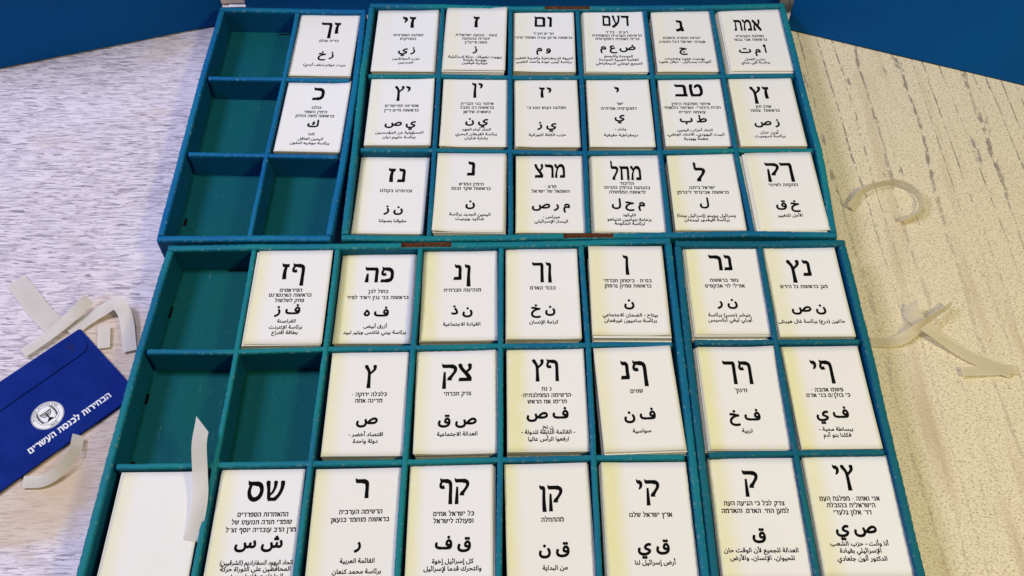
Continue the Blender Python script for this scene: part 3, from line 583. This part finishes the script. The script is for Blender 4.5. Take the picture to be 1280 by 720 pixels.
for row in SLIPS:
    sid, cx, cy, z, ang, sw, sh = row[:7]
    heading = row[7] if len(row) > 7 else None
    r = random.Random(sid)
    root_label = ('white ballot slip headed by Hebrew letters ' + ' '.join(NAMES[c] for c in heading) + ' (' + heading + ')') if heading else 'blank white slip without any print, under the end of the paper band'
    # pile of slips under the top one
    sx, sy = SHIFT.get(sid, (r.uniform(-0.7, 0.7), r.uniform(-0.2, 0.7)))
    V, F = [], []; nl = 15; zb = FLOOR + 0.1; zt = z - 0.35
    for i in range(nl):
        f = 1 - i / (nl - 1) * 0.25 if (sx or sy) else 0
        ox = sx * (1 if i < nl - 2 else (0.75 if i == nl - 2 else 0.45)) + r.uniform(-0.35, 0.35); oy = sy * (1 if i < nl - 2 else 0.6) + r.uniform(-0.35, 0.35)
        da = r.uniform(-0.006, 0.006)
        za = zb + (zt - zb) * i / nl; zc = zb + (zt - zb) * (i + 1) / nl - 0.12
        v, ff = box_vf(-sw / 2, sw / 2, -sh / 2, sh / 2, za, zc); o = len(V); ca, sa = math.cos(da), math.sin(da)
        V += [((x * ca - y * sa + ox) * MM, (x * sa + y * ca + oy) * MM, zz * MM) for x, y, zz in v]; F += [tuple(q + o for q in g) for g in ff]
    p = mesh_obj('slip_pile', V, F, M_PILE); p.location = (cx * MM, cy * MM, 0); p.rotation_euler.z = ang
    tag(p, 'pile of white slips under the ' + ('slip headed ' + ' '.join(NAMES[c] for c in heading) + ' (' + heading + ')' if heading else 'blank slip'), 'paper pile', 'piles of slips in the compartments')
    # top slip: a sheet with a slight curl
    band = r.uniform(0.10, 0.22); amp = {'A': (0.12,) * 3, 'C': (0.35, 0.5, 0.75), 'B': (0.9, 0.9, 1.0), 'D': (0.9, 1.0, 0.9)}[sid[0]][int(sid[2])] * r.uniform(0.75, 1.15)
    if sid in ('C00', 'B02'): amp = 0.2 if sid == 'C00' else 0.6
    bend = (r.choice((-1, 1)), r.choice((-1, 1)), r.uniform(0, 2.2) if r.random() < 0.55 else 0.0)
    k1, k2, k3 = r.uniform(0.0, 1.3), r.uniform(-0.6, 0.9), r.uniform(0.3, 1.3)
    def zf(x, y, k1=k1, k2=k2, k3=k3, sw=sw, sh=sh):
        u, v_ = x / (sw / 2), y / (sh / 2)
        return k1 * u * u * 0.5 + k2 * v_ * v_ * 0.6 - k3 * max(0, -u - 0.35) ** 2 * 1.6 + 0.15 * u * v_ + bend[2] * max(0.0, (u * bend[0] + v_ * bend[1]) / 2 - 0.72) * 3.2
    nx, ny = 20, 14; V, F, E = [], [], []
    for lay in (0, 1):
        for j in range(ny + 1):
            for i in range(nx + 1):
                x = -sw / 2 + sw * i / nx; y = -sh / 2 + sh * j / ny
                V.append((x * MM, y * MM, (zf(x, y) - 0.22 * lay) * MM))
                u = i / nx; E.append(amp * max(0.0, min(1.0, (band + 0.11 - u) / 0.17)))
    npt = (nx + 1) * (ny + 1)
    for j in range(ny):
        for i in range(nx):
            a = j * (nx + 1) + i; F.append((a, a + 1, a + nx + 2, a + nx + 1)); F.append((npt + a, npt + a + nx + 1, npt + a + nx + 2, npt + a + 1))
    rim = [j for j in range(nx + 1)] + [(nx + 1) * j + nx for j in range(1, ny + 1)] + [(nx + 1) * ny + i for i in range(nx - 1, -1, -1)] + [(nx + 1) * j for j in range(ny - 1, 0, -1)]
    for a, b_ in zip(rim, rim[1:] + rim[:1]): F.append((a, npt + a, npt + b_, b_))
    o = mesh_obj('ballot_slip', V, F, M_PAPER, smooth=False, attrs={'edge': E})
    for pl in o.data.polygons[:nx * ny * 2]: pl.use_smooth = True
    o.location = (cx * MM, cy * MM, (z + 0.3) * MM); o.rotation_euler.z = ang
    tag(o, root_label, 'ballot slip', 'ballot slips in the tray compartments')
    if not heading: continue
    hx, hy, hh, hl, hys, ab, aby, al, alys = row[8:]
    zi = lambda x, y: zf(x, y) + 0.10
    def ink(name, items, m=M_INK):
        V, F = [], []
        for a in items: text_tris(a[0], a[1], a[2], a[3], a[4], V, F, zi, a[5], (a[6] if len(a) > 6 and a[6] else 2 * (sw / 2 - abs(a[3])) - 2.5))
        mesh_obj(name, V, F, m, o)
    hs = min(18.6, max(15.5, hh)) * 0.97
    ink('hebrew_heading', [(heading, 'he', hs, hx, hy, 0, 31.0 if len(heading) > 2 else None)])
    ink('hebrew_print', [(s, 'he', HE_SMALL, hx, y - HE_SMALL / 2, 0) for s, y in zip(hl, hys)], M_INKS)
    ink('arabic_heading', [(ab, 'ar', AR_BIG, hx, aby - AR_BIG * 0.2, 0.046)])
    ink('arabic_print', [(s, 'ar', AR_SMALL, hx, y - AR_SMALL * 0.22, 0.040) for s, y in zip(al, alys)], M_INKS)

# ---------------------------------------------------------------- voting screen of three standing panels
scr = empty('voting_screen', (0, 0.36, 0)); tag(scr, 'dark blue cardboard voting screen standing behind the trays, its wings angled outward', 'voting screen')
def panel(a, b_, h=340, t=5):
    d = Vector((b_[0] - a[0], b_[1] - a[1])); L = d.length; ang = math.atan2(d.y, d.x)
    V, F = box_vf(0, L * MM, 0, t * MM, 0.0, h * MM)
    bm = bmesh.new(); vs = [bm.verts.new(v) for v in V]; [bm.faces.new([vs[i] for i in f]) for f in F]
    bmesh.ops.bevel(bm, geom=bm.edges[:], offset=0.0012, segments=2, affect='EDGES')
    me = bpy.data.meshes.new('panel'); bm.to_mesh(me); bm.free(); me.materials.append(M_SCREEN)
    o = bpy.data.objects.new('panel', me); COL.objects.link(o); o.parent = scr
    o.location = (a[0] * MM, (a[1] - 360) * MM, 0); o.rotation_euler.z = ang
    return o
panel((-642, 244), (-326, 344.5)); panel((-305, 360), (306.5, 361.5)); panel((313, 334.2), (640, 209.4))
V, F = box_vf(-0.09, 0.08, 0, 0.12, 0.0003, 0.0022)  # plain brown sheet added to fill the view through the left gap
o = mesh_obj('brown_sheet', V, F, M_GREYBROWN); o.location = (-0.318, 0.3785, 0)
tag(o, 'added grey brown sheet behind the screen, seen through its gap', 'cardboard sheet')
V, F = box_vf(-0.011, 0.011, -0.002, 0.002, 0.0006, 0.0009)
o = mesh_obj('paper_strip', V, F, M_WHITE); o.location = (-0.318, 0.3755, 0); o.rotation_euler.z = 0.0
tag(o, 'small white paper strip lying in the gap of the dark blue screen', 'paper strip')

# ---------------------------------------------------------------- blue envelope with flap, emblem and white print
env = empty('envelope', (-0.3881, -0.0766, 0.0), math.radians(45.0))
tag(env, 'royal blue voting envelope with round white emblem and white Hebrew print', 'envelope')
EW, EH = 150.0, 93.0      # local: x runs along the print, origin at the upper right corner of the envelope
def rounded(P, r, n=5):
    out = []
    for i, p in enumerate(P):
        a, c = Vector(P[i - 1]), Vector(P[(i + 1) % len(P)]); p = Vector(p); rr = r[i] if isinstance(r, (list, tuple)) else r
        if rr <= 0: out.append(tuple(p)); continue
        u = p + (a - p).normalized() * rr; v_ = p + (c - p).normalized() * rr
        for t in range(n + 1):
            q = t / n; out.append(tuple(u * (1 - q) ** 2 + p * 2 * q * (1 - q) + v_ * q * q))
    return out
def slab(name, P, z0, z1, m, parent):
    n = len(P); V = [(x * MM, y * MM, z0 * MM) for x, y in P] + [(x * MM, y * MM, z1 * MM) for x, y in P]
    F = [tuple(range(n - 1, -1, -1)), tuple(range(n, 2 * n))] + [(i, (i + 1) % n, n + (i + 1) % n, n + i) for i in range(n)]
    return mesh_obj(name, V, F, m, parent)
slab('envelope_body', rounded([(-EW, -EH), (0, -EH), (0, 0), (-EW, 0)], 1.0), 0.2, 2.2, M_ENV, env)
slab('flap', rounded([(-EW + 4, -27), (-6.0, -24.5), (-1.2, 0.1), (-EW + 1, 0.1)], [7, 7, 0, 0]), 2.3, 3.3, M_ENV, env)
def disc(r, n=40, cx=0, cy=0): return [(cx + r * math.cos(2 * math.pi * i / n), cy + r * math.sin(2 * math.pi * i / n)) for i in range(n)]
ex, ey = -66.5, -58.0
emb = slab('emblem', disc(13.6, 48, ex, ey), 2.25, 2.35, M_WHITE, env)
polys = []
def ring(r, w_, n=48): return st_([(r * math.cos(2 * math.pi * i / n), r * math.sin(2 * math.pi * i / n), w_) for i in range(n + 1)], 1)
for sgn in (-1, 1):
    for rad in (1.7, 3.1, 4.5):
        polys.append(st_([(sgn * rad * math.sin(t), 3.6 - rad * 1.0 * (math.cos(t)) , 0.75) for t in [i * math.pi / 2 / 6 for i in range(7)]], 2))
        polys.append(rect(sgn * rad - 0.55, sgn * rad + 0.55, 3.4, 4.6))
    polys.append(st_([(sgn * 3.0, -6.6, 0.5), (sgn * 6.2, -4.2, 0.6), (sgn * 7.3, 0, 0.6), (sgn * 6.9, 4.0, 0.5), (sgn * 6.0, 6.4, 0.3)], 4))
    for i in range(7):
        t = -4.8 + i * 1.75; cxx = sgn * (7.3 - 0.03 * (t) ** 2)
        polys.append(st_([(cxx, t, 0.2), (cxx - sgn * 0.7, t + 0.7, 0.8), (cxx - sgn * 1.3, t + 1.6, 0.1)], 3)); polys.append(st_([(cxx, t, 0.2), (cxx + sgn * 0.5, t + 0.9, 0.7), (cxx + sgn * 0.3, t + 1.8, 0.1)], 3))
polys += [rect(-0.55, 0.55, -4.2, 4.6), [(-3.2, -6.0), (3.2, -6.0), (2.4, -4.6), (-2.4, -4.6)], [(-2.0, -4.6), (2.0, -4.6), (1.2, -3.4), (-1.2, -3.4)]]
polys = [P if area(P) > 0 else P[::-1] for P in polys]
v, f = fill([[(x * 1.0 + ex, y * 1.0 + ey) for x, y in P] for P in polys])
V = [(x * MM, y * MM, 2.42 * MM) for x, y in v]; F = list(f)
for rr, ww in ((13.1, 0.35), (9.4, 0.3)):
    n = 56; o_ = len(V)
    for i in range(n):
        for q in (rr - ww / 2, rr + ww / 2): V.append(((ex + q * math.cos(2 * math.pi * i / n)) * MM, (ey + q * math.sin(2 * math.pi * i / n)) * MM, 2.42 * MM))
    F += [(o_ + 2 * i, o_ + 2 * i + 1, o_ + (2 * i + 3) % (2 * n), o_ + (2 * i + 2) % (2 * n)) for i in range(n)]
# Hebrew words set round the ring
def ring_text(s, mid, r, size, flip):
    gl = [heb_glyph(c) for c in s[::-1]]; tot = sum(g[0] for g in gl) * size / 10; pos = -tot / 2
    for g in gl:
        o_ = len(V); k = size / 10; a = mid + (pos + g[0] * k / 2) / r * (1 if flip else -1)
        for x, y in g[1]:
            lx, ly = (x - g[0] / 2) * k, y * k
            rr = r + (-ly if flip else ly); aa = a
            px = rr * math.cos(aa) + lx * (-math.sin(aa) if flip else math.sin(aa)); py = rr * math.sin(aa) + lx * (math.cos(aa) if flip else -math.cos(aa))
            V.append(((ex + px) * MM, (ey + py) * MM, 2.42 * MM))
        F.extend(tuple(i + o_ for i in q) for q in g[2]); pos += g[0] * k
ring_text('ועדת הבחירות המרכזית', math.pi / 2, 10.2, 2.0, False)
ring_text('לכנסת', -math.pi / 2, 12.3, 2.0, True)
mesh_obj('emblem_print', V, F, M_INKS, emb)
V, F = [], []; text_tris('הבחירות לכנסת העשרים', 'he', 5.4, 0, 0, V, F, lambda x, y: 0)
xm = max(p[0] for p in V)
V = [(p[0] - xm + (-18.0) * MM, p[1] - 80.5 * MM, 2.32 * MM) for p in V]
mesh_obj('envelope_print', V, F, M_WHITE, env)
V, F = [], []; text_tris('קל', 'he', 4.2, -17, -13.5, V, F, lambda x, y: 3.4)
o_ = len(V); V += [(x * MM, y * MM, 3.4 * MM) for x, y in rect(-21, -13, -17.6, -16.8)]; F.append((o_, o_ + 1, o_ + 2, o_ + 3))
mesh_obj('flap_print', V, F, M_ENVINK, env)

# ---------------------------------------------------------------- torn paper bands
def band(path, width, label, tilt=0.0, t=0.3, name='paper_band', cut=0.0, m_=None):
    """Strip along a path of (x, y, z) mm; tilt 0 = lying flat, 1 = standing on its edge (may be a list)."""
    P = catmull([tuple(p) for p in path], 14); P = [Vector(p) for p in P]; n = len(P); V, F = [], []
    for i, p in enumerate(P):
        a = P[max(0, i - 1)]; c = P[min(n - 1, i + 1)]; d = (c - a).normalized()
        side = Vector((-d.y, d.x, 0)); side = side.normalized() if side.length > 1e-6 else Vector((1, 0, 0))
        q = i / (n - 1)
        if isinstance(tilt, (list, tuple)):
            f = q * (len(tilt) - 1); k = min(int(f), len(tilt) - 2); tl = tilt[k] + (tilt[k + 1] - tilt[k]) * (f - k)
        else: tl = tilt
        up = d.cross(side).normalized()
        if up.z < 0: up = -up
        ax = side * math.cos(tl * math.pi / 2) + up * math.sin(tl * math.pi / 2)
        nn = d.cross(ax).normalized() * t / 2
        lift = up * (width / 2) * math.sin(abs(tl) * math.pi / 2)
        for k, uu in enumerate((-0.5, -0.2, 0.2, 0.5)):
            sl = d * (cut * uu * width * max(0.0, 1 - i / 9))
            pt = p + ax * (uu * width) + lift + sl + Vector((0, 0, 0.25 * math.cos(uu * 3)))
            V.append((pt + nn) * MM); V.append((pt - nn) * MM)
    for i in range(n - 1):
        for k in range(3):
            a = i * 8 + 2 * k; F.append((a, a + 2, a + 10, a + 8)); F.append((a + 1, a + 9, a + 11, a + 3))
        a = i * 8; F.append((a, a + 8, a + 9, a + 1)); F.append((a + 6, a + 7, a + 15, a + 14))
    for e0 in (0, (n - 1) * 8):
        for k in range(3):
            a = e0 + 2 * k; F.append((a, a + 1, a + 3, a + 2))
    o = mesh_obj(name, [tuple(v_) for v_ in V], F, m_ or M_RIBBON)
    return tag(o, label, 'paper band', 'torn paper bands')
zz = lambda L, Z: [(x, y, z) for (x, y), z in zip(L, Z)]
band(zz(RIB_LOOP, [0.8] * 8), 9, 'cream paper band curled into a standing loop on the bark-patterned table', tilt=[0.25, 0.8, 0.95, 1, 1, 0.9, 0.6, 0.3], m_=M_RIBBON_WARM)
band(zz(RIB_A, [1.0, 1.4, 3, 5, 4, 1.5]), 10, 'tan paper band sticking out from under the tray edge and twisting thin', tilt=[0, 0, 0.1, 0.75, 0.9, 0.9], m_=M_RIBBON_WARM)
band(zz(RIB_B, [3, 3, 7.5, 3.5, 1.4, 1]), 13, 'wide pale paper band crossing over the thin twisted one', tilt=[0.6, 0.3, 0.0, 0.0, 0, 0], m_=M_RIBBON_WARM)
band(zz(RIB_C, [2.5, 1.2, 1.0]), 10, 'flat cream paper band lying lowest on the bark-patterned table', m_=M_RIBBON_WARM)
band(zz(RIB_D, [3.0, 3.5, 5, 9]), 11, 'bright white paper band rising from behind the upper edge of the envelope', tilt=[0, 0, 0.2, 0.5])
band(zz(RIB_D2, [1.2, 1.2, 1.4, 1.2]), 19, 'flat white paper band passing beneath the bright white one')
band(zz(RIB_E, [1.0, 2, 4, 9, 6, 1.5]), 12, 'long cream paper band arched between the envelope and tray', tilt=[0, 0, 0.1, 0.1, 0, 0])
band(zz(RIB_F, [2.5, 2.0, 1.0]), 11, 'short square-ended cream band next to the envelope corner')
band(zz(RIB_G, [1.2, 1.5, 3, 4, 2]), 10, 'translucent band curving out from under the lower edge of the envelope', tilt=[0.1, 0.2, 0.5, 0.6, 0.4])
band(RIB_V, 11.8, 'cream paper band hanging over a divider onto the blank slip', cut=1.1)
